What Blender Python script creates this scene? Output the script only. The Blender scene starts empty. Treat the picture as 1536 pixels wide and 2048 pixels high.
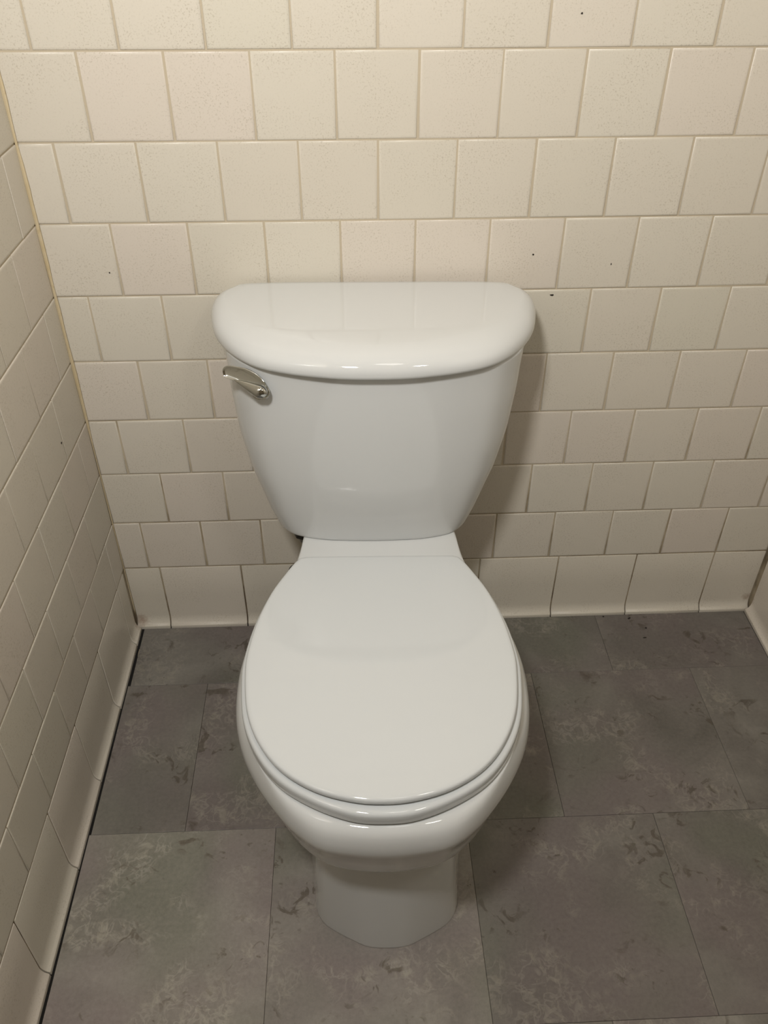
import bpy, bmesh, math, random
from mathutils import Vector, Matrix
random.seed(7)
S = bpy.context.scene
COL = S.collection
R = math.radians

# ---------------------------------------------------------------- camera
cam_d = bpy.data.cameras.new('camera')
cam = bpy.data.objects.new('camera', cam_d); COL.objects.link(cam)
cam.location = (-0.060, -1.2149, 1.2303)
cam.rotation_euler = (0.9046, -0.0016, -0.0437)
cam_d.sensor_fit = 'HORIZONTAL'; cam_d.sensor_width = 36.0
cam_d.lens = 1682.3 / 1536 * 36.0
cam_d.clip_start = 0.02
S.camera = cam

# ---------------------------------------------------------------- world, lamps, exposure
W = bpy.data.worlds.new('world'); S.world = W; W.use_nodes = True
W.node_tree.nodes['Background'].inputs[0].default_value = (0.9, 0.85, 0.75, 1)
W.node_tree.nodes['Background'].inputs[1].default_value = 0.02

def area(name, loc, target, size, power, col, shape='DISK', size_y=None):
    l = bpy.data.lights.new(name, 'AREA'); l.shape = shape; l.size = size
    if size_y: l.size_y = size_y
    l.energy = power; l.color = col
    o = bpy.data.objects.new(name, l); COL.objects.link(o)
    o.location = loc
    o.rotation_euler = (Vector(target) - Vector(loc)).to_track_quat('-Z', 'Y').to_euler()
    return o
area('lamp', (-0.27, -1.14, 1.70), (0.0, 0.0, 1.20), 0.15, 14.6, (1.0, 0.98, 0.95))
area('small_lamp', (0.42, -1.16, 1.74), (0.1, 0.0, 0.9), 0.16, 1.9, (1.0, 0.96, 0.88))
area('ceiling_fill', (0.12, -1.05, 2.36), (0.12, -1.05, 0), 0.32, 1.3, (1.0, 0.96, 0.90))  # weak unseen fill light, added below the ceiling to lift the ambient level
S.view_settings.view_transform = 'Standard'
S.view_settings.look = 'None'
S.view_settings.gamma = 1.0
S.view_settings.use_curve_mapping = False
S.view_settings.exposure = 0.0

# ---------------------------------------------------------------- helpers
def link(name, me, mats, parent=None):
    o = bpy.data.objects.new(name, me); COL.objects.link(o)
    if mats and not me.materials:
        for m in (mats if isinstance(mats, (list, tuple)) else [mats]): me.materials.append(m)
    if parent: o.parent = parent
    return o

def mesh_from(name, vs, fs, smooth=True):
    me = bpy.data.meshes.new(name); me.from_pydata(vs, [], fs); me.update()
    bm = bmesh.new(); bm.from_mesh(me); bmesh.ops.recalc_face_normals(bm, faces=bm.faces)
    bm.to_mesh(me); bm.free()
    if smooth: me.shade_smooth()
    return me

def tag(o, label=None, cat=None, group=None, kind=None):
    if label: o['label'] = label
    if cat: o['category'] = cat
    if group: o['group'] = group
    if kind: o['kind'] = kind
    return o

class NT:
    """tiny node helper"""
    def __init__(s, name):
        s.m = bpy.data.materials.new(name); s.m.use_nodes = True
        s.t = s.m.node_tree; s.n = s.t.nodes; s.b = s.n['Principled BSDF']
    def add(s, kind, **kw):
        n = s.n.new(kind)
        for k, v in kw.items(): setattr(n, k, v)
        return n
    def l(s, a, b): s.t.links.new(a, b)
    def noise(s, vec, scale, detail=3, rough=.5, dist=0.):
        n = s.add('ShaderNodeTexNoise'); n.inputs['Scale'].default_value = scale
        n.inputs['Detail'].default_value = detail; n.inputs['Roughness'].default_value = rough
        n.inputs['Distortion'].default_value = dist
        s.l(vec, n.inputs['Vector']); return n
    def ramp(s, fac, stops, interp='LINEAR'):
        r = s.add('ShaderNodeValToRGB'); cr = r.color_ramp; cr.interpolation = interp
        while len(cr.elements) > 1: cr.elements.remove(cr.elements[-1])
        cr.elements[0].position, cr.elements[0].color = stops[0][0], c4(stops[0][1])
        for p, c in stops[1:]:
            e = cr.elements.new(p); e.color = c4(c)
        s.l(fac, r.inputs[0]); return r.outputs[0]
    def mix(s, fac, a, b, mode='MIX'):
        m = s.add('ShaderNodeMix', data_type='RGBA', blend_type=mode)
        for i, v in ((0, fac), (6, a), (7, b)):
            if isinstance(v, (int, float)): m.inputs[i].default_value = v
            elif isinstance(v, (tuple, list)): m.inputs[i].default_value = c4(v)
            else: s.l(v, m.inputs[i])
        return m.outputs[2]
    def math(s, op, a, b=None, c=None):
        m = s.add('ShaderNodeMath', operation=op)
        for i, v in enumerate((a, b, c)):
            if v is None: continue
            if isinstance(v, (int, float)): m.inputs[i].default_value = v
            else: s.l(v, m.inputs[i])
        return m.outputs[0]
    def vmath(s, op, a, b):
        m = s.add('ShaderNodeVectorMath', operation=op)
        for i, v in enumerate((a, b)):
            if isinstance(v, (tuple, list)): m.inputs[i].default_value = v
            else: s.l(v, m.inputs[i])
        return m
    def bump(s, h, strength, dist):
        b = s.add('ShaderNodeBump'); b.inputs['Strength'].default_value = strength
        b.inputs['Distance'].default_value = dist; s.l(h, b.inputs['Height'])
        s.l(b.outputs[0], s.b.inputs['Normal'])
def c4(c):
    if isinstance(c, (int, float)): c = (c, c, c)
    return (c[0], c[1], c[2], 1) if len(c) == 3 else c

# ---------------------------------------------------------------- materials
def mat_walltile():
    t = NT('glazed_wall_tile')
    geo = t.add('ShaderNodeNewGeometry'); oi = t.add('ShaderNodeObjectInfo')
    pos = geo.outputs['Position']
    base = t.ramp(oi.outputs['Random'], [(0, (.635, .588, .505)), (.45, (.645, .605, .520)), (.75, (.655, .593, .520)), (1, (.625, .592, .500))])
    big = t.noise(pos, 6, 3).outputs['Fac']
    col = t.mix(t.math('MULTIPLY', big, .25), base, (.59, .535, .44))
    sp = t.noise(pos, 420, 2, .6, .3).outputs['Fac']          # fine pits of the glaze
    spm = t.ramp(sp, [(.555, 0), (.66, 1)])
    area_m = t.ramp(t.noise(pos, 14, 2).outputs['Fac'], [(.40, .15), (.62, .75)])
    col = t.mix(t.math('MULTIPLY', t.math('MULTIPLY', spm, area_m), .60), col, (.36, .31, .23))
    # reddish stains in the two lower corners
    for p, r in (((-.492, -.008, .018), .022), ((.738, -.008, .03), .018)):
        d = t.vmath('DISTANCE', pos, p).outputs['Value']
        nn = t.noise(pos, 180, 4, .7).outputs['Fac']
        k = t.math('SUBTRACT', 1.25, t.math('ADD', t.math('DIVIDE', d, r), t.math('MULTIPLY', nn, .9)))
        k = t.ramp(k, [(.02, 0), (.5, .6)])
        col = t.mix(k, col, (.26, .15, .095))
    t.l(col, t.b.inputs['Base Color'])
    t.b.inputs['Roughness'].default_value = .34
    t.b.inputs['Specular IOR Level'].default_value = .42
    hb = t.math('ADD', t.noise(pos, 300, 2).outputs['Fac'], t.math('MULTIPLY', t.noise(pos, 30, 2).outputs['Fac'], 1.2))
    t.bump(hb, .30, .0005)
    return t.m
def mat_grout():
    t = NT('tan_grout'); geo = t.add('ShaderNodeNewGeometry'); pos = geo.outputs['Position']
    sep = t.add('ShaderNodeSeparateXYZ'); t.l(pos, sep.inputs[0])
    n = t.noise(pos, 9, 4, .6).outputs['Fac']
    # old dirt: more of it low on the wall
    k = t.math('ADD', t.math('MULTIPLY', sep.outputs[2], -1.1), t.math('ADD', t.math('MULTIPLY', n, 1.7), -.28))
    col = t.ramp(k, [(.10, (.50, .43, .32)), (.42, (.34, .28, .19)), (.72, (.12, .085, .050)), (.95, (.05, .034, .018))])
    t.l(col, t.b.inputs['Base Color']); t.b.inputs['Roughness'].default_value = .9
    t.bump(t.noise(pos, 500, 2).outputs['Fac'], .5, .0005)
    return t.m
def mat_caulk():
    t = NT('yellowed_caulk'); geo = t.add('ShaderNodeNewGeometry'); pos = geo.outputs['Position']
    n = t.noise(pos, 35, 4, .65).outputs['Fac']
    col = t.ramp(n, [(.35, (.56, .45, .27)), (.58, (.60, .50, .33)), (.76, (.42, .29, .12))])
    t.l(col, t.b.inputs['Base Color']); t.b.inputs['Roughness'].default_value = .55
    return t.m
def mat_floor():
    t = NT('grey_stone_look_vinyl')
    tc = t.add('ShaderNodeTexCoord'); oi = t.add('ShaderNodeObjectInfo')
    r3 = t.add('ShaderNodeCombineXYZ')
    t.l(t.math('MULTIPLY', oi.outputs['Random'], 37.0), r3.inputs[0]); t.l(t.math('MULTIPLY', oi.outputs['Random'], 91.0), r3.inputs[1])
    p = t.vmath('ADD', tc.outputs['Object'], r3.outputs[0]).outputs[0]
    tone = t.noise(p, 5.5, 4, .55, .6).outputs['Fac']
    col = t.ramp(tone, [(.30, (.122, .114, .101)), (.44, (.170, .157, .143)), (.56, (.218, .206, .185)), (.70, (.292, .280, .250))])
    hue = t.noise(p, 4.0, 2).outputs['Color']
    hs = t.add('ShaderNodeSeparateColor'); t.l(hue, hs.inputs[0])
    col = t.mix(t.ramp(hs.outputs[0], [(.44, 0), (.58, .8)]), col, (.178, .148, .146))
    col = t.mix(t.ramp(hs.outputs[1], [(.48, 0), (.64, .55)]), col, (.146, .156, .116))
    # worn, flaking patches: pale lace and brown spots only inside a patch mask
    mask = t.ramp(t.noise(p, 8.0, 3, .6, .4).outputs['Fac'], [(.50, 0), (.60, 1)])
    lace_n = t.noise(p, 44, 2.5, .55, 1.0).outputs['Fac']
    lace = t.ramp(t.math('ABSOLUTE', t.math('SUBTRACT', lace_n, .5)), [(0, 1), (.022, .75), (.05, 0)])
    spots = t.ramp(t.noise(p, 34, 3, .6, 1.3).outputs['Fac'], [(.57, 0), (.64, 1)])
    pale = t.ramp(t.noise(p, 38, 5, .75, .8).outputs['Fac'], [(.52, 0), (.62, 1)])
    col = t.mix(t.math('MULTIPLY', t.math('MULTIPLY', mask, pale), .55), col, (.33, .31, .255))
    col = t.mix(t.math('MULTIPLY', t.math('MULTIPLY', mask, lace), .45), col, (.34, .32, .28))
    brownmask = t.ramp(t.noise(p, 11.0, 2, .5, .5).outputs['Fac'], [(.50, 0), (.60, 1)])
    col = t.mix(t.math('MULTIPLY', t.math('MULTIPLY', brownmask, spots), .80), col, (.072, .055, .038))
    fine = t.noise(p, 160, 3, .7).outputs['Fac']
    col = t.mix(.22, col, t.ramp(fine, [(.3, (.10, .095, .085)), (.7, (.26, .245, .215))]), 'MIX')
    col = t.mix(1.0, col, oi.outputs['Color'], 'MULTIPLY')
    t.l(col, t.b.inputs['Base Color'])
    rr = t.add('ShaderNodeMapRange'); t.l(tone, rr.inputs[0]); rr.inputs[3].default_value = .36; rr.inputs[4].default_value = .56
    t.l(rr.outputs[0], t.b.inputs['Roughness'])
    t.b.inputs['Specular IOR Level'].default_value = .42
    t.bump(t.math('ADD', fine, t.math('MULTIPLY', lace_n, 2)), .25, .0006)
    return t.m
def mat_plain(name, col, rough, spec=.5, metal=0., coat=0., bump=None):
    t = NT(name); t.b.inputs['Base Color'].default_value = c4(col)
    t.b.inputs['Roughness'].default_value = rough; t.b.inputs['Specular IOR Level'].default_value = spec
    t.b.inputs['Metallic'].default_value = metal
    if coat: t.b.inputs['Coat Weight'].default_value = coat; t.b.inputs['Coat Roughness'].default_value = .03
    geo = t.add('ShaderNodeNewGeometry')
    n = t.noise(geo.outputs['Position'], bump[0] if bump else 8, 2).outputs['Fac']
    t.l(t.mix(n, tuple(c*.985 for c in col), tuple(min(1, c*1.015) for c in col)), t.b.inputs['Base Color'])
    if bump: t.bump(n, bump[1], bump[2])
    return t.m
M_TILE, M_GROUT, M_CAULK, M_FLOOR = mat_walltile(), mat_grout(), mat_caulk(), mat_floor()
M_CHINA = mat_plain('white_vitreous_china', (.605, .616, .610), .045, .5, bump=(7, .10, .0010))
M_SEAT = mat_plain('white_moulded_plastic', (.590, .612, .618), .04, .5)
M_CHROME = mat_plain('polished_chrome', (.54, .55, .53), .05, .5, 1.)
M_BLACK = mat_plain('black_adhesive_gap', (.006, .005, .004), .95)
M_DIRT = mat_plain('dark_dirt', (.020, .014, .010), .9)
M_PAINT = mat_plain('cream_wall_paint', (.55, .49, .40), .7, bump=(90, .3, .0008))
M_CEIL = mat_plain('white_ceiling_paint', (.75, .73, .68), .8, bump=(90, .3, .0008))
M_RUBBER = mat_plain('dark_rubber', (.035, .032, .028), .6)
M_BRAID = mat_plain('braided_steel', (.35, .34, .32), .35, .5, 1., bump=(900, .8, .001))

# ---------------------------------------------------------------- room numbers
T, B, H0 = 0.1096, 0.154, 0.1532
XL, XR, CV, KL = -0.5021, 0.7472, 0.0094, 0.0086
ROWS = 12
YF = -2.35; HC = 2.42

def tile_mesh(w, h, bw=.0016, bx=.0009, th=.0065, crown=.0001):
    """cushion-edged glazed tile: face towards -Y, centred in X and Z; 38 triangles"""
    rings = []
    for ix, iz, y in ((0, 0, th), (0, 0, .0014), (bx*.35, bw*.35, .0005), (bx, bw, 0.0), (bx+.0025, bw+.0025, -.00004)):
        x, z = w/2-ix, h/2-iz
        rings.append([(-x, y, -z), (x, y, -z), (x, y, z), (-x, y, z)])
    vs = [v for r in rings for v in r]; fs = []
    for k in range(4):
        for i in range(4):
            j = (i+1) % 4; fs.append((k*4+i, k*4+j, k*4+4+j, k*4+4+i))
    c = len(vs); vs.append((0, -crown, 0))
    for i in range(4): fs.append((16+i, 16+(i+1) % 4, c))
    fs.append((3, 2, 1, 0))
    me = mesh_from('tile', vs, fs)
    me.set_sharp_from_angle(angle=R(50)); return me
_tc = {}
def tile(parent, x0, x1, z0, z1, gx):
    bx = .0011 if gx > .002 else .0003
    w, h = round(x1-x0-gx, 4), round(z1-z0-.0018, 4)
    if (w, h, bx) not in _tc: _tc[(w, h, bx)] = tile_mesh(w, h, bx=bx)
    o = link('tile', _tc[(w, h, bx)], M_TILE, parent)
    j = random.uniform
    o.location = ((x0+x1)/2+j(-.0004, .0004), j(-.0004, .0004), (z0+z1)/2+j(-.0003, .0003))
    o.rotation_euler = (j(-.0018, .0018), j(-.0015, .0015), j(-.0018, .0018))
    return o

def cove_mesh(w):
    """cove base tile: flat face, concave sweep out to a thin foot"""
    prof = [(.0065, -.0028), (.0065, H0-.0012), (.0021, H0-.0012), (.0005, H0-.0020), (0, H0-.0036), (0, .080), (0, .027)]
    for k in range(1, 7):
        a = k/6*R(72); prof.append((-(1-math.cos(a))*.0122, .027-math.sin(a)*.0225*1.02))
    y_end = -CV
    prof += [(y_end*.985, .0042), (y_end, .0030), (y_end, -.0028)]
    xs = [(-w/2, .0012), (-w/2+.0011, 0), (w/2-.0011, 0), (w/2, .0012)]
    n = len(prof); vs = []; fs = []
    for x, ins in xs:
        for i, (y, z) in enumerate(prof):
            vs.append((x, y + (ins if 2 <= i < n-1 else 0), z))
    for k in range(3):
        for i in range(n):
            j = (i+1) % n; fs.append((k*n+i, k*n+j, k*n+n+j, k*n+n+i))
    fs.append(tuple(range(n))); fs.append(tuple(range(4*n-1, 3*n-1, -1)))
    me = mesh_from('cove_tile', vs, fs); me.set_sharp_from_angle(angle=R(40)); return me
_cc = {}
def cove(parent, x0, x1):
    w = round(x1-x0-.0022, 4)
    if w not in _cc: _cc[w] = cove_mesh(w)
    o = link('cove_tile', _cc[w], M_TILE, parent)
    o.location = ((x0+x1)/2, random.uniform(-.0004, .0004), random.uniform(-.0002, .0002))
    return o

def box_mesh(name, x0, x1, y0, y1, z0, z1):
    vs = [(x, y, z) for x in (x0, x1) for y in (y0, y1) for z in (z0, z1)]
    fs = [(0, 1, 3, 2), (4, 6, 7, 5), (0, 4, 5, 1), (2, 3, 7, 6), (0, 2, 6, 4), (1, 5, 7, 3)]
    return mesh_from(name, vs, fs, False)

ZT = H0 + ROWS*T
def wall(side, loc, rot, xmin, xmax, first_odd, first_even, base0, direction, tmax):
    """local frame: tiles on y=0 facing -Y, x along the wall"""
    w = link('wall_'+side, box_mesh('wall', xmin, xmax, .0013, .10, -.10, ZT), M_GROUT)
    w.location = loc; w.rotation_euler = (0, 0, rot); tag(w, kind='structure')
    up = link('plaster', box_mesh('plaster', xmin, xmax, -.001, .10, ZT, HC), M_PAINT, w)
    base = bpy.data.objects.new('baseboard_'+side, None); COL.objects.link(base)
    base.location = loc; base.rotation_euler = (0, 0, rot); tag(base, kind='structure')
    lo, hi = tmax
    for row in range(1, ROWS+1):
        j0 = first_odd if row % 2 else first_even
        edges = [lo]
        k = -3
        while True:
            e = j0 + k*T; k += 1
            if e <= lo+.007: continue
            if e >= hi-.007: break
            edges.append(e)
        edges.append(hi)
        for a, b in zip(edges, edges[1:]): tile(w, a, b, H0+(row-1)*T, H0+row*T, .0026 if side == 'back' else .0014)
    return w, base
def cove_row(base, lo, hi, j0):
    edges = [lo]; k = -12
    while True:
        e = j0 + k*B; k += 1
        if e <= lo+.01: continue
        if e >= hi-.01: break
        edges.append(e)
    edges.append(hi)
    for a, b in zip(edges, edges[1:]): cove(base, a, b)

floor = link('floor', box_mesh('subfloor', XL-.1, XR+.1, YF, .1, -.10, -.0030), M_BLACK); tag(floor, kind='structure')
wb, bb = wall('back', (0, 0, 0), 0, XL-.1, XR+.1, -.4530, -.3988, 0, 1, (XL+.0005, XR-.0005))
cove_row(bb, XL+.0005, XR-.0005, -.4345)
rl = R(90)-math.atan(KL)
wl, bl = wall('left', (XL, 0, 0), rl, YF, -.0002, -.059-T*12, -.0045-T*12+.0001, 0, 1, (-12*T-.059, -.0008))
# left wall: joints counted from the corner towards the camera
cove_row(bl, -12*T-.059, -CV-.0006, -.0565)
wr, br = wall('right', (XR, 0, 0), -R(90), .0002, -YF, .062, .0072, 0, 1, (.0008, 12*T+.062))
cove_row(br, CV+.0006, 12*T+.062, .150)
# plain plaster further back than the tiled part
for w_, a, b in ((wl, YF, -12*T-.059), (wr, 12*T+.062, -YF)):
    link('plaster', box_mesh('plaster', a, b, -.001, .1, -.002, ZT), M_PAINT, w_)
wf = link('wall_front', box_mesh('wall_front', XL-.1, XR+.1, YF-.1, YF, -.1, HC), M_PAINT); tag(wf, kind='structure')
ce = link('ceiling', box_mesh('ceiling', XL-.1, XR+.1, YF-.1, .1, HC, HC+.1), M_CEIL); tag(ce, kind='structure')

# ---- caulk in the left corner
def caulk():
    vs, fs = [], []; n = 90; z0, z1 = .03, ZT
    for i in range(n+1):
        f = i/n; z = z0+(z1-z0)*f
        w = .0042 + .0009*math.sin(i*.7)*math.sin(i*.31) + .0003*random.uniform(-1, 1)
        w *= .35+.65*min(1, max(0, (z-.40)/.12))
        for a in (0, .25, .5, .75, 1):
            ang = a*math.pi/2
            x = w*(1-math.sin(ang)*.93) if a < 1 else w*.07
            y = w*(1-math.cos(ang)*.93) if a > 0 else w*.07
            vs.append((x, -y, z))
        vs.append((0, 0, z))
    for i in range(n):
        for k in range(6):
            j = (k+1) % 6; fs.append((i*6+k, i*6+j, i*6+6+j, i*6+6+k))
    fs += [tuple(range(6)), tuple(range(n*6+5, n*6-1, -1))]
    o = link('trim_1', mesh_from('caulk', vs, fs), M_CAULK); o.location = (XL+.0003, -.0003, 0); tag(o, kind='structure')
caulk()

# ---- vinyl floor tiles, half-bond rows
def vinyl_mesh(w, d):
    th = .0027; rings = []
    for ins, z in ((0, -th), (0, -.0003), (.0005, 0)):
        x, y = w/2-ins, d/2-ins
        rings.append([(-x, -y, z), (x, -y, z), (x, y, z), (-x, y, z)])
    vs = [v for r in rings for v in r]; fs = [(3, 2, 1, 0), (8, 9, 10, 11)]
    for k in range(2):
        for i in range(4):
            j = (i+1) % 4; fs.append((k*4+i, k*4+j, k*4+4+j, k*4+4+i))
    return mesh_from('floor_tile', vs, fs, False)
P = .3055
TONE = {(0, 0): .85, (0, 1): .85, (0, 2): .8, (0, 3): .82, (0, 4): .82, (1, 0): .98, (1, 1): .95, (1, 2): .95, (1, 3): .85, (1, 4): .85, (2, 0): 1.42, (2, 1): 1.25, (2, 2): .86, (2, 3): .88, (2, 4): .9}   # print shade of single tiles
ybs = [-.0112, -.1583, -.4615, -.7645, -1.068, -1.3715, -1.675, -1.978, YF+.001]
joints = [.4262, .2680, .4128, .5730-P, .4128, .2680, .4128, .2680]
for r in range(len(ybs)-1):
    y1, y0 = ybs[r], ybs[r+1]
    lo = XL+CV+KL*(y0+y1)/2+(.0062 if r == 0 else .0040); hi = XR-CV-.0022
    es = [lo] + [joints[r]+k*P for k in range(-4, 4) if lo+.01 < joints[r]+k*P < hi-.01] + [hi]
    for a, b in zip(es, es[1:]):
        g = .0005
        o = link('floor_tile', vinyl_mesh(b-a-g, y1-y0-g), M_FLOOR, floor)
        o.location = ((a+b)/2, (y0+y1)/2, random.uniform(-.0002, .0001))
        k = TONE.get((r, es.index(a)), 1.0); o.color = (k, k*.985, k*.97, 1)

# ---------------------------------------------------------------- the toilet
ANG = math.atan(.027)
toilet = bpy.data.objects.new('toilet', None); COL.objects.link(toilet)
toilet.location = (-.0185, 0, 0); toilet.rotation_euler = (0, 0, -ANG)
tag(toilet, 'white two-piece round-front toilet with closed lid and chrome flush lever against the tiled wall', 'toilet')
# local frame: x to the right, -y towards the viewer. Outlines are given as (half width, distance from wall).

def catmull(pts, m):
    """resample an open polyline of (a, b) by Catmull-Rom at m equally spaced arc positions"""
    P_ = [pts[0]]+pts+[pts[-1]]
    # mirror end tangents so that the outline crosses the axis at right angles
    P_[0] = (-pts[1][0]+2*pts[0][0], pts[1][1]) if abs(pts[0][0]) < 1e-6 else pts[0]
    P_[-1] = (-pts[-2][0], pts[-2][1]) if abs(pts[-1][0]) < 1e-6 else pts[-1]
    out = []
    for i in range(1, len(P_)-2):
        p0, p1, p2, p3 = P_[i-1:i+3]
        for k in range(24):
            t = k/24
            out.append(tuple(.5*((2*p1[c])+(-p0[c]+p2[c])*t+(2*p0[c]-5*p1[c]+4*p2[c]-p3[c])*t*t+(-p0[c]+3*p1[c]-3*p2[c]+p3[c])*t**3) for c in (0, 1)))
    out.append(pts[-1])
    L = [0]
    for a, b in zip(out, out[1:]): L.append(L[-1]+math.hypot(a[0]-b[0], a[1]-b[1]))
    res = []; k = 0
    for i in range(m+1):
        s = L[-1]*i/m
        while k < len(L)-2 and L[k+1] < s: k += 1
        f = (s-L[k])/max(1e-9, L[k+1]-L[k])
        res.append((out[k][0]+(out[k+1][0]-out[k][0])*f, out[k][1]+(out[k+1][1]-out[k][1])*f))
    return res
def ring(half, z, off=0., m=48):
    """half outline from the front axis point round to the back axis point -> closed ring"""
    h = catmull(half, m)
    right = [(a+off, -b, z) for a, b in h]
    left = [(-a+off, -b, z) for a, b in h[1:-1]][::-1]
    return right+left
def loft(name, rings, mat, parent, cap0=True, cap1=True, close=False, sharp=None):
    n = len(rings[0]); vs = [v for r in rings for v in r]; fs = []
    K = len(rings)
    for k in range(K if close else K-1):
        k2 = (k+1) % K
        for i in range(n):
            j = (i+1) % n; fs.append((k*n+i, k*n+j, k2*n+j, k2*n+i))
    if not close:
        if cap0: fs.append(tuple(range(n)))
        if cap1: fs.append(tuple((K-1)*n+i for i in range(n)))
    me = mesh_from(name, vs, fs)
    if sharp: me.set_sharp_from_angle(angle=R(sharp))
    return link(name, me, mat, parent)
def scale_half(h, sa, cb, sb):
    return [(a*sa, cb+(b-cb)*sb) for a, b in h]
def lerp_ring(r0, r1, f, z): return [(a[0]+(b[0]-a[0])*f, a[1]+(b[1]-a[1])*f, z) for a, b in zip(r0, r1)]

# seat-lid outline at its top face (front axis -> back axis)
LID = [(0, .692), (.0355, .6885), (.077, .675), (.1155, .649), (.1435, .613), (.1625, .567), (.1715, .508), (.1720, .470), (.1650, .415), (.1510, .362), (.1330, .320), (.1225, .299), (.1150, .2895), (.1040, .2872), (.06, .2868), (0, .2868)]
def grow(h, d, dback=0.):
    """offset an outline outwards by d (less at the straight back edge)"""
    out = []
    for i, (a, b) in enumerate(h):
        p, q = h[max(0, i-1)], h[min(len(h)-1, i+1)]
        tx, ty = q[0]-p[0], q[1]-p[1]
        if i == 0: tx, ty = 1, 0
        if i == len(h)-1: tx, ty = -1, 0
        l = math.hypot(tx, ty); nx, ny = -ty/l, tx/l
        dd = d if b > .30 else dback
        out.append((max(0, a+nx*dd) if a > 1e-6 else 0, b+ny*dd))
    return out
# rim of the bowl, and the deck that carries the tank
RIM = [(0, .7000), (.0360, .6965), (.079, .6830), (.1190, .6560), (.1475, .6190), (.1665, .5720), (.1760, .5100), (.1770, .4650), (.1700, .4100), (.1560, .3550), (.1370, .3050), (.1260, .2700), (.1205, .2400), (.1180, .1900), (.1070, .1450), (.1050, .0900), (.0980, .0550), (.0600, .0500), (0, .0500)]
BULGE = [(0, .7145), (.0370, .7120), (.0730, .7050), (.1000, .6870), (.1230, .6640), (.1520, .6250), (.1740, .5830), (.1875, .5380), (.1930, .4900), (.1920, .4450), (.1800, .3900), (.1610, .3400), (.1380, .2900), (.1230, .2500), (.1160, .2000), (.1060, .1500), (.1030, .0900), (.0600, .0620), (0, .0620)]
UNDER = [(0, .6960), (.0350, .6930), (.0690, .6850), (.0950, .6680), (.1160, .6450), (.1420, .6060), (.1590, .5600), (.1680, .5100), (.1690, .4600), (.1640, .4100), (.1500, .3600), (.1350, .3150), (.1230, .2750), (.1150, .2400), (.1090, .2000), (.1040, .1500), (.1000, .1000), (.0600, .0800), (0, .0800)]
PED = [(0, .6520), (.0280, .6495), (.0500, .6430), (.0700, .6340), (.0840, .6240), (.0925, .6090), (.0960, .5850), (.0990, .5500), (.1040, .5100), (.1080, .4600), (.1080, .4100), (.1040, .3600), (.0980, .3100), (.0930, .2600), (.0900, .2200), (.0880, .1800), (.0840, .1500), (.0500, .1400), (0, .1400)]
FOOT = [(0, .6575), (.0280, .6550), (.0500, .6455), (.0720, .6340), (.0900, .6220), (.1020, .6040), (.1060, .5800), (.1090, .5500), (.1150, .5100), (.1180, .4600), (.1180, .4000), (.1150, .3400), (.1120, .2900), (.1080, .2400), (.1040, .2000), (.1000, .1700), (.0900, .1500), (.0500, .1400), (0, .1400)]
rs = []
def prof(a, b, f, z, off): return [((p[0]*(1-f)+q[0]*f), (p[1]*(1-f)+q[1]*f)) for p, q in zip(a, b)], z, off
def ofz(z): return .0075*(1-min(1, z/.36))+.0030*min(1, z/.36)
spec = [(FOOT, FOOT, 0, .0), (FOOT, FOOT, 0, .003), (FOOT, FOOT, 0, .012), (FOOT, PED, .25, .05), (FOOT, PED, .7, .12), (FOOT, PED, .96, .19),
        (FOOT, PED, 1, .222), (PED, UNDER, .04, .236), (PED, UNDER, .16, .246), (PED, UNDER, .40, .253), (PED, UNDER, .68, .259), (PED, UNDER, .88, .268), (PED, UNDER, 1., .282),
        (UNDER, BULGE, .14, .296), (UNDER, BULGE, .42, .314), (UNDER, BULGE, .74, .332), (UNDER, BULGE, .93, .342), (BULGE, BULGE, 0, .3500),
        (BULGE, RIM, .05, .360), (BULGE, RIM, .13, .3675), (BULGE, RIM, .25, .3740), (BULGE, RIM, .42, .3790), (BULGE, RIM, .64, .3825), (BULGE, RIM, .86, .3845), (RIM, RIM, 0, .3850)]
rings = []
for a, b, f, z in spec:
    h, z, off = prof(a, b, f, z, ofz(z)); rings.append(ring(h, z, off, 64))
# inner opening and the basin (hidden below the closed seat)
def blend_to(cx, cy, rx, ry, z, r0, keep=None):
    out = []
    for i, v in enumerate(r0):
        ang = math.atan2(v[1]+cy, v[0]-cx)
        out.append((cx+rx*math.cos(ang), -cy+ry*math.sin(ang), z))
    return out
for ins_, z in ((.0030, .38535), (.0080, .38545)):     # support loops keep the deck flat
    rings.append(ring(grow(RIM, -ins_, -ins_), z, .003, 64))
top = rings[-1]
for rx, ry, z in ((.118, .150, .3855), (.113, .145, .383), (.110, .142, .372), (.120, .150, .335), (.112, .135, .27), (.080, .095, .20), (.045, .06, .165)):
    rings.append(blend_to(.003, .505, rx, ry, z, top))
bowl = loft('bowl', rings, M_CHINA, toilet, sharp=None)

# seat ring
sr = []
SO = grow(LID, .0065, -.012)
SO[0] = (0, .7020); SO[1] = (.0362, .6983)
for ins, z in ((.0035, .3885), (.0008, .3893), (0, .391), (0, .4020), (.0007, .4052), (.0026, .4070), (.0060, .4078), (.030, .4080)):
    sr.append(ring(grow(SO, -ins, -ins), z, .0015, 64))
inner = sr[-1]
for rx, ry, z in ((.118, .150, .4090), (.110, .142, .4060), (.106, .138, .3980), (.108, .140, .3890)):
    sr.append(blend_to(.0015, .505, rx, ry, z, inner))
seat = loft('seat', sr, M_SEAT, toilet, close=True)
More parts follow.
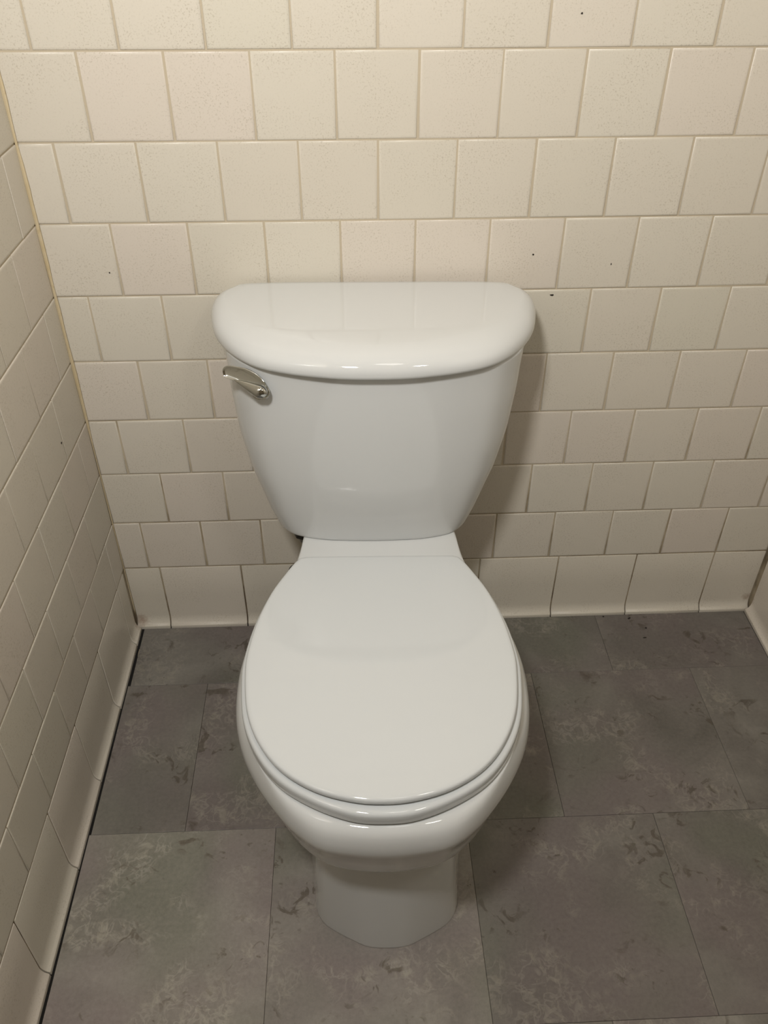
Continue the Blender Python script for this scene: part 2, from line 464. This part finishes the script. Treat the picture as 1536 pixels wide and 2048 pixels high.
# lid: a thin shell, its face very slightly crowned
lr = []
for ins, z in ((.0080, .4122), (.0016, .4122), (0, .4132), (0, .4160), (.0006, .4180), (.0018, .4193), (.0036, .4200), (.0065, .42035)):
    lr.append(ring(grow(LID, -ins, -ins), z, .0010, 64))
base_r = lr[-1]
for f, z in ((.90, .42075), (.75, .42145), (.55, .4222), (.35, .4227), (.15, .42295), (.03, .4230)):
    cx, cy = .001, -.475
    lr.append([(cx+(v[0]-cx)*f, cy+(v[1]-cy)*f, z) for v in base_r])
lid = loft('seat_lid', lr, M_SEAT, toilet)
# hinges under the back edge of the lid
for s in (-1, 1):
    vs, fs = [], []; n = 16
    for k, (xx, rr) in enumerate(((-.017, .0080), (-.015, .0095), (.015, .0095), (.017, .0080))):
        for i in range(n):
            a = 2*math.pi*i/n; vs.append((s*.070+xx, -.292+rr*math.cos(a), .3985+rr*math.sin(a)))
    for k in range(3):
        for i in range(n):
            j = (i+1) % n; fs.append((k*n+i, k*n+j, k*n+n+j, k*n+n+i))
    fs += [tuple(range(n)), tuple(range(3*n, 4*n))]
    # post down to the deck
    b0 = len(vs)
    for z in (.3852, .398):
        for i in range(n):
            a = 2*math.pi*i/n; vs.append((s*.070+.011*math.cos(a), -.290+.011*math.sin(a), z))
    for i in range(n):
        j = (i+1) % n; fs.append((b0+i, b0+j, b0+n+j, b0+n+i))
    fs += [tuple(range(b0, b0+n)), tuple(range(b0+n, b0+2*n))]
    link('hinge', mesh_from('hinge', vs, fs), M_SEAT, toilet).data.set_sharp_from_angle(angle=R(40))

# tank
def tank_half(hw, bf, drops, back=.030):
    d5, d75, d87, d95, d1 = drops
    return [(0, bf), (.25*hw, bf-d5*.25), (.5*hw, bf-d5), (.75*hw, bf-d75), (.87*hw, bf-d87), (.955*hw, bf-d95), (hw, bf-d1), (hw*1.0, (bf-d1)*.6+back*.4), (hw*.985, back+.018), (hw*.95, back+.004), (hw*.85, back), (.4*hw, back), (0, back)]
TOPD = (.0105, .0295, .050, .076, .110); BOTD = (.0040, .0135, .0260, .044, .072)
def tank_at(z, extra=0., cor=0.):
    tab = [(.385, .1530), (.40, .1592), (.42, .1668), (.455, .1778), (.495, .1905), (.553, .2025), (.62, .2100), (.70, .2145)]
    for (z0, h0_), (z1, h1_) in zip(tab, tab[1:]):
        if z <= z1: hw = h0_+(h1_-h0_)*(z-z0)/(z1-z0); break
    else: hw = tab[-1][1]
    u = (z-.385)/.315
    bf = .2150+.0240*u+.003*math.sin(math.pi*u)
    dr = tuple(b+(t-b)*min(1, u*1.15) for b, t in zip(BOTD, TOPD))
    return tank_half(hw-extra, bf-extra, dr, .030+extra), z, -.0080+.0055*u
tr = []
for z, ex in ((.3852, .0040), (.3856, .0020), (.3868, .0007), (.3885, .0001), (.3920, 0)):
    h, _, off = tank_at(max(z, .385), ex); tr.append(ring(h, z, off, 60))
z = .405
while z < .692:
    h, _, off = tank_at(z); tr.append(ring(h, z, off, 60)); z += .0155
h, _, off = tank_at(.694); tr.append(ring(h, .694, off, 60))
tank = loft('tank', tr, M_CHINA, toilet, sharp=None)
# flat rubber gasket between tank and deck is hidden; three short pads keep the gap
OUT = [(0, .2530), (.035, .2520), (.070, .2475), (.110, .2385), (.150, .2225), (.180, .1990), (.205, .1660), (.2240, .1270), (.2345, .0860), (.2375, .0560), (.2330, .0330), (.2190, .0170), (.1990, .0090), (.12, .0080), (0, .0080)]
INN = [(0, .2130), (.033, .2100), (.066, .2040), (.104, .1900), (.140, .1740), (.166, .1540), (.187, .1270), (.2040, .1000), (.2145, .0740), (.2170, .0560), (.2130, .0400), (.2030, .0280), (.1900, .0170), (.12, .0125), (0, .0125)]
def lidring(f, z, extra=0.):
    h = [(a*(1-f)+c*f, b*(1-f)+d*f) for (a, b), (c, d) in zip(INN, OUT)]
    return ring(h, z, -.0035, 64)
tl = []
for f, z in ((.72, .6900), (.93, .6897), (.985, .6915), (1., .6950), (.995, .6990), (.97, .7035), (.90, .7080), (.78, .7126), (.62, .7165), (.44, .7193), (.26, .7214), (.10, .7227), (0, .7231), ):
    tl.append(lidring(f, z))
b_ = tl[-1]
for f, z in ((.93, .7234), (.85, .7235), (.6, .7236), (.3, .7237), (.04, .7237)):
    tl.append([((v[0]+.0035)*f-.0035, -.10+(v[1]+.10)*f, z) for v in b_])
tank_lid = loft('tank_lid', tl, M_CHINA, toilet)

# flush lever: base plate on the tank, flat paddle and a teardrop body over it
def lever():
    hub = Vector((-.1575, -.2245, .6630)); tip = Vector((-.2020, -.2040, .6775))
    e1 = (tip-hub).normalized(); view = Vector((-.30, -.86, .40)).normalized()
    e3 = (view-e1*view.dot(e1)).normalized(); e2 = e3.cross(e1)
    k = .00070
    def P3(u, v, w): return tuple(hub+e1*u*k+e2*v*k+e3*w)
    vs, fs = [], []; n = 28
    nrm = Vector((-.33, -.94, .0)).normalized(); ux = nrm.cross(Vector((0, 0, 1))).normalized(); uz = ux.cross(nrm)
    c0 = Vector((-.1575, -.2075, .6520))
    for d, r in ((-.010, .0125), (.0005, .0125), (.0022, .0115), (.0030, .0085), (.0150, .0075)):
        for i in range(n):
            a = 2*math.pi*i/n; vs.append(tuple(c0+nrm*d+ux*r*math.cos(a)+uz*r*math.sin(a)))
    for q in range(4):
        for i in range(n):
            j = (i+1) % n; fs.append((q*n+i, q*n+j, q*n+n+j, q*n+n+i))
    fs += [tuple(range(n)), tuple(range(4*n, 5*n))]
    # flat paddle: a closed smooth outline, 2 mm thick with rounded rim, slightly dished face
    O_ = [(84, 2), (83, -6), (76, -12.5), (62, -17.5), (39, -23.5), (14, -22.8), (-8, -14), (-20, -3.5), (-21, 8), (-14, 15.5), (4, 18), (31, 12), (50, 9), (64, 11), (76, 11)]
    sm = []
    m = len(O_)
    for i in range(m):
        p0, p1, p2, p3 = O_[i-1], O_[i], O_[(i+1) % m], O_[(i+2) % m]
        for q in range(5):
            t = q/5
            sm.append(tuple(.5*((2*p1[c])+(-p0[c]+p2[c])*t+(2*p0[c]-5*p1[c]+4*p2[c]-p3[c])*t*t+(-p0[c]+3*p1[c]-3*p2[c]+p3[c])*t**3) for c in (0, 1)))
    N = len(sm); lv_vs, lv_fs = [], []
    def spine(u): return -3+5*max(-20, min(84, u))/84
    for f, w in ((.80, -.0022), (.95, -.0018), (1, -.0010), (.985, -.0002), (.93, .0002), (.80, -.0003), (.55, -.0010), (.25, -.0014)):
        for u, v in sm:
            uc = max(-6, min(70, u)); vc = spine(uc)
            lv_vs.append(P3(uc+(u-uc)*f, vc+(v-vc)*f, w))
    for q in range(7):
        for i in range(N):
            j = (i+1) % N; lv_fs.append((q*N+i, q*N+j, q*N+N+j, q*N+N+i))
    lv_fs += [tuple(range(N)), tuple(range(7*N, 8*N))]
    # teardrop body rising from the lower half of the paddle
    b0 = len(lv_vs); st, mm = 26, 20
    for q in range(st+1):
        f = q/st; u = -19+76*f
        env = math.sqrt(max(.004, 1-(1-min(1, f*3.6))**2))*(1-max(0, (f-.22)/.78))**.85
        env = max(.02, env); c = 2.5+5.5*f
        for i in range(mm):
            a = 2*math.pi*i/mm
            lv_vs.append(P3(u, c+15.0*env*math.cos(a), -.0005+.0105*env*math.sin(a)))
    for q in range(st):
        for i in range(mm):
            j = (i+1) % mm; lv_fs.append((b0+q*mm+i, b0+q*mm+j, b0+q*mm+mm+j, b0+q*mm+mm+i))
    lv_fs += [tuple(b0+i for i in range(mm)), tuple(b0+st*mm+i for i in range(mm))]
    me = mesh_from('flush_lever', lv_vs, lv_fs); me.set_sharp_from_angle(angle=R(60))
    lv = link('flush_lever', me, M_CHROME, toilet); lv['label'] = 'polished chrome flush lever at the upper left of the tank'
    e = link('escutcheon', mesh_from('escutcheon', vs, fs), M_CHROME, lv); e.data.set_sharp_from_angle(angle=R(50))
lever()

# ---------------------------------------------------------------- water supply behind the bowl
sup = bpy.data.objects.new('supply_line', None); COL.objects.link(sup)
sup.location = (-.17, -.02, .17)
tag(sup, 'dark steel water supply valve and hose mostly hidden behind the toilet bowl at its left', 'supply line')
def tube(name, pts, r, mat, parent, n=12, closed_caps=True):
    vs, fs = [], []; off = Vector(parent.location)
    pts = [Vector(p)-off for p in pts]
    rr = r if isinstance(r, list) else [r]*len(pts)
    prev = None
    for k, p in enumerate(pts):
        d = (pts[min(k+1, len(pts)-1)]-pts[max(0, k-1)]).normalized()
        u = d.cross(Vector((0, 0, 1))) if prev is None else prev-d*prev.dot(d)
        if u.length < 1e-4: u = d.cross(Vector((1, 0, 0)))
        u.normalize(); prev = u; v = d.cross(u)
        for i in range(n):
            a = 2*math.pi*i/n; vs.append(tuple(p+u*rr[k]*math.cos(a)+v*rr[k]*math.sin(a)))
    for k in range(len(pts)-1):
        for i in range(n):
            j = (i+1) % n; fs.append((k*n+i, k*n+j, k*n+n+j, k*n+n+i))
    fs += [tuple(range(n)), tuple(range((len(pts)-1)*n, len(pts)*n))]
    me = mesh_from(name, vs, fs); me.set_sharp_from_angle(angle=R(50))
    return link(name, me, mat, parent)
vx, vz = -.168, .134
tube('escutcheon', [(vx, -.0008, vz), (vx, -.004, vz), (vx, -.008, vz)], [.022, .020, .012], M_RUBBER, sup, 24)
tube('valve_body', [(vx, -.006, vz), (vx, -.030, vz), (vx, -.030, vz), (vx, -.052, vz)], [.008, .008, .012, .012], M_CHROME, sup, 16)
tube('valve_handle', [(vx, -.052, vz), (vx, -.056, vz), (vx, -.070, vz), (vx, -.073, vz)], [.010, .018, .018, .012], M_RUBBER, sup, 16)
key = [Vector(v) for v in ((vx, -.040, vz+.008), (vx+.006, -.037, vz+.035), (-.142, -.032, .215), (-.139, -.032, .270), (-.142, -.048, .305), (-.1465, -.095, .316), (-.1475, -.130, .322), (-.1475, -.131, .336))]
hp = []
for i in range(len(key)-1):
    p0, p1, p2, p3 = key[max(0, i-1)], key[i], key[i+1], key[min(len(key)-1, i+2)]
    for q in range(5):
        t = q/5; hp.append(.5*((2*p1)+(-p0+p2)*t+(2*p0-5*p1+4*p2-p3)*t*t+(-p0+3*p1-3*p2+p3)*t**3))
hp.append(key[-1])
tube('hose', hp, .0055, M_BRAID, sup)
tube('coupling_nut', [(-.1475, -.130, .330), (-.1475, -.130, .333), (-.1475, -.130, .354), (-.1475, -.130, .3845)], [.010, .0130, .0130, .0175], M_RUBBER, sup, 8)

# ---------------------------------------------------------------- small marks and crumbs
def blob_mesh(name, w, d, h, seed):
    rnd = random.Random(seed); vs = []; n = 9
    for k, (f, z) in enumerate(((1, 0), (.9, .55), (.45, 1))):
        for i in range(n):
            a = 2*math.pi*i/n; q = rnd.uniform(.7, 1.15)*f
            vs.append((w/2*q*math.cos(a), d/2*q*math.sin(a), h*z))
    fs = [tuple(range(n)), tuple(range(2*n, 3*n))]
    for k in range(2):
        for i in range(n):
            j = (i+1) % n; fs.append((k*n+i, k*n+j, k*n+n+j, k*n+n+i))
    return mesh_from(name, vs, fs)
crumbs = [  # x, y, w, d, rot, label
    (.4945, -.0230, .0080, .0040, .6, 'dark crumb of dirt touching the foot of the back wall tiles, right of the toilet'),
    (.5210, -.0512, .0048, .0036, .1, 'black crumb a little in front of the back wall, middle one of three'),
    (.5110, -.0775, .0075, .0024, .1, 'thin dark flake on the grey floor, frontmost of the three crumbs near the back wall'),
    (.4430, -.0160, .0045, .0025, 0, 'tiny black crumb against the cove tiles, nearest the toilet on its right')]
for i, (x, y, w, d, rz, lab) in enumerate(crumbs):
    o = link('crumb', blob_mesh('crumb', w, d, .0014, i), M_DIRT); o.location = (x, y, .0002); o.rotation_euler = (0, 0, rz)
    tag(o, lab, 'dirt', 'dirt crumbs on the floor')
# specks stuck to the tiles are parts of their walls
def speck(parent, x, z, w, h, seed):
    o = link('speck', blob_mesh('speck', w, h, .0006, seed), M_DIRT, parent)
    o.location = (x, -.0004, z); o.rotation_euler = (R(90), 0, 0)
SPK = [(.2532, .6920, .0062, .0032), (.2170, .7565, .0030, .0030), (.3375, .7400, .0016, .0040), (-.4128, .7385, .0026, .0026), (.2440, 1.0690, .0030, .0028), (-.1862, .3700, .0036, .0046)]
for i, (x, z, w, h) in enumerate(SPK): speck(wb, x, z, w, h, 40+i)
speck(wl, -.122, .5205, .0040, .0040, 60)
# sliver of old flooring caught in the gap by the left cove
o = link('sliver', blob_mesh('sliver', .0016, .036, .0012, 77), M_CAULK)
o.location = (-.4874, -.0800, -.0028); o.rotation_euler = (0, 0, .05)
tag(o, 'thin tan sliver of debris caught in the black gap beside the left cove tiles', 'debris')
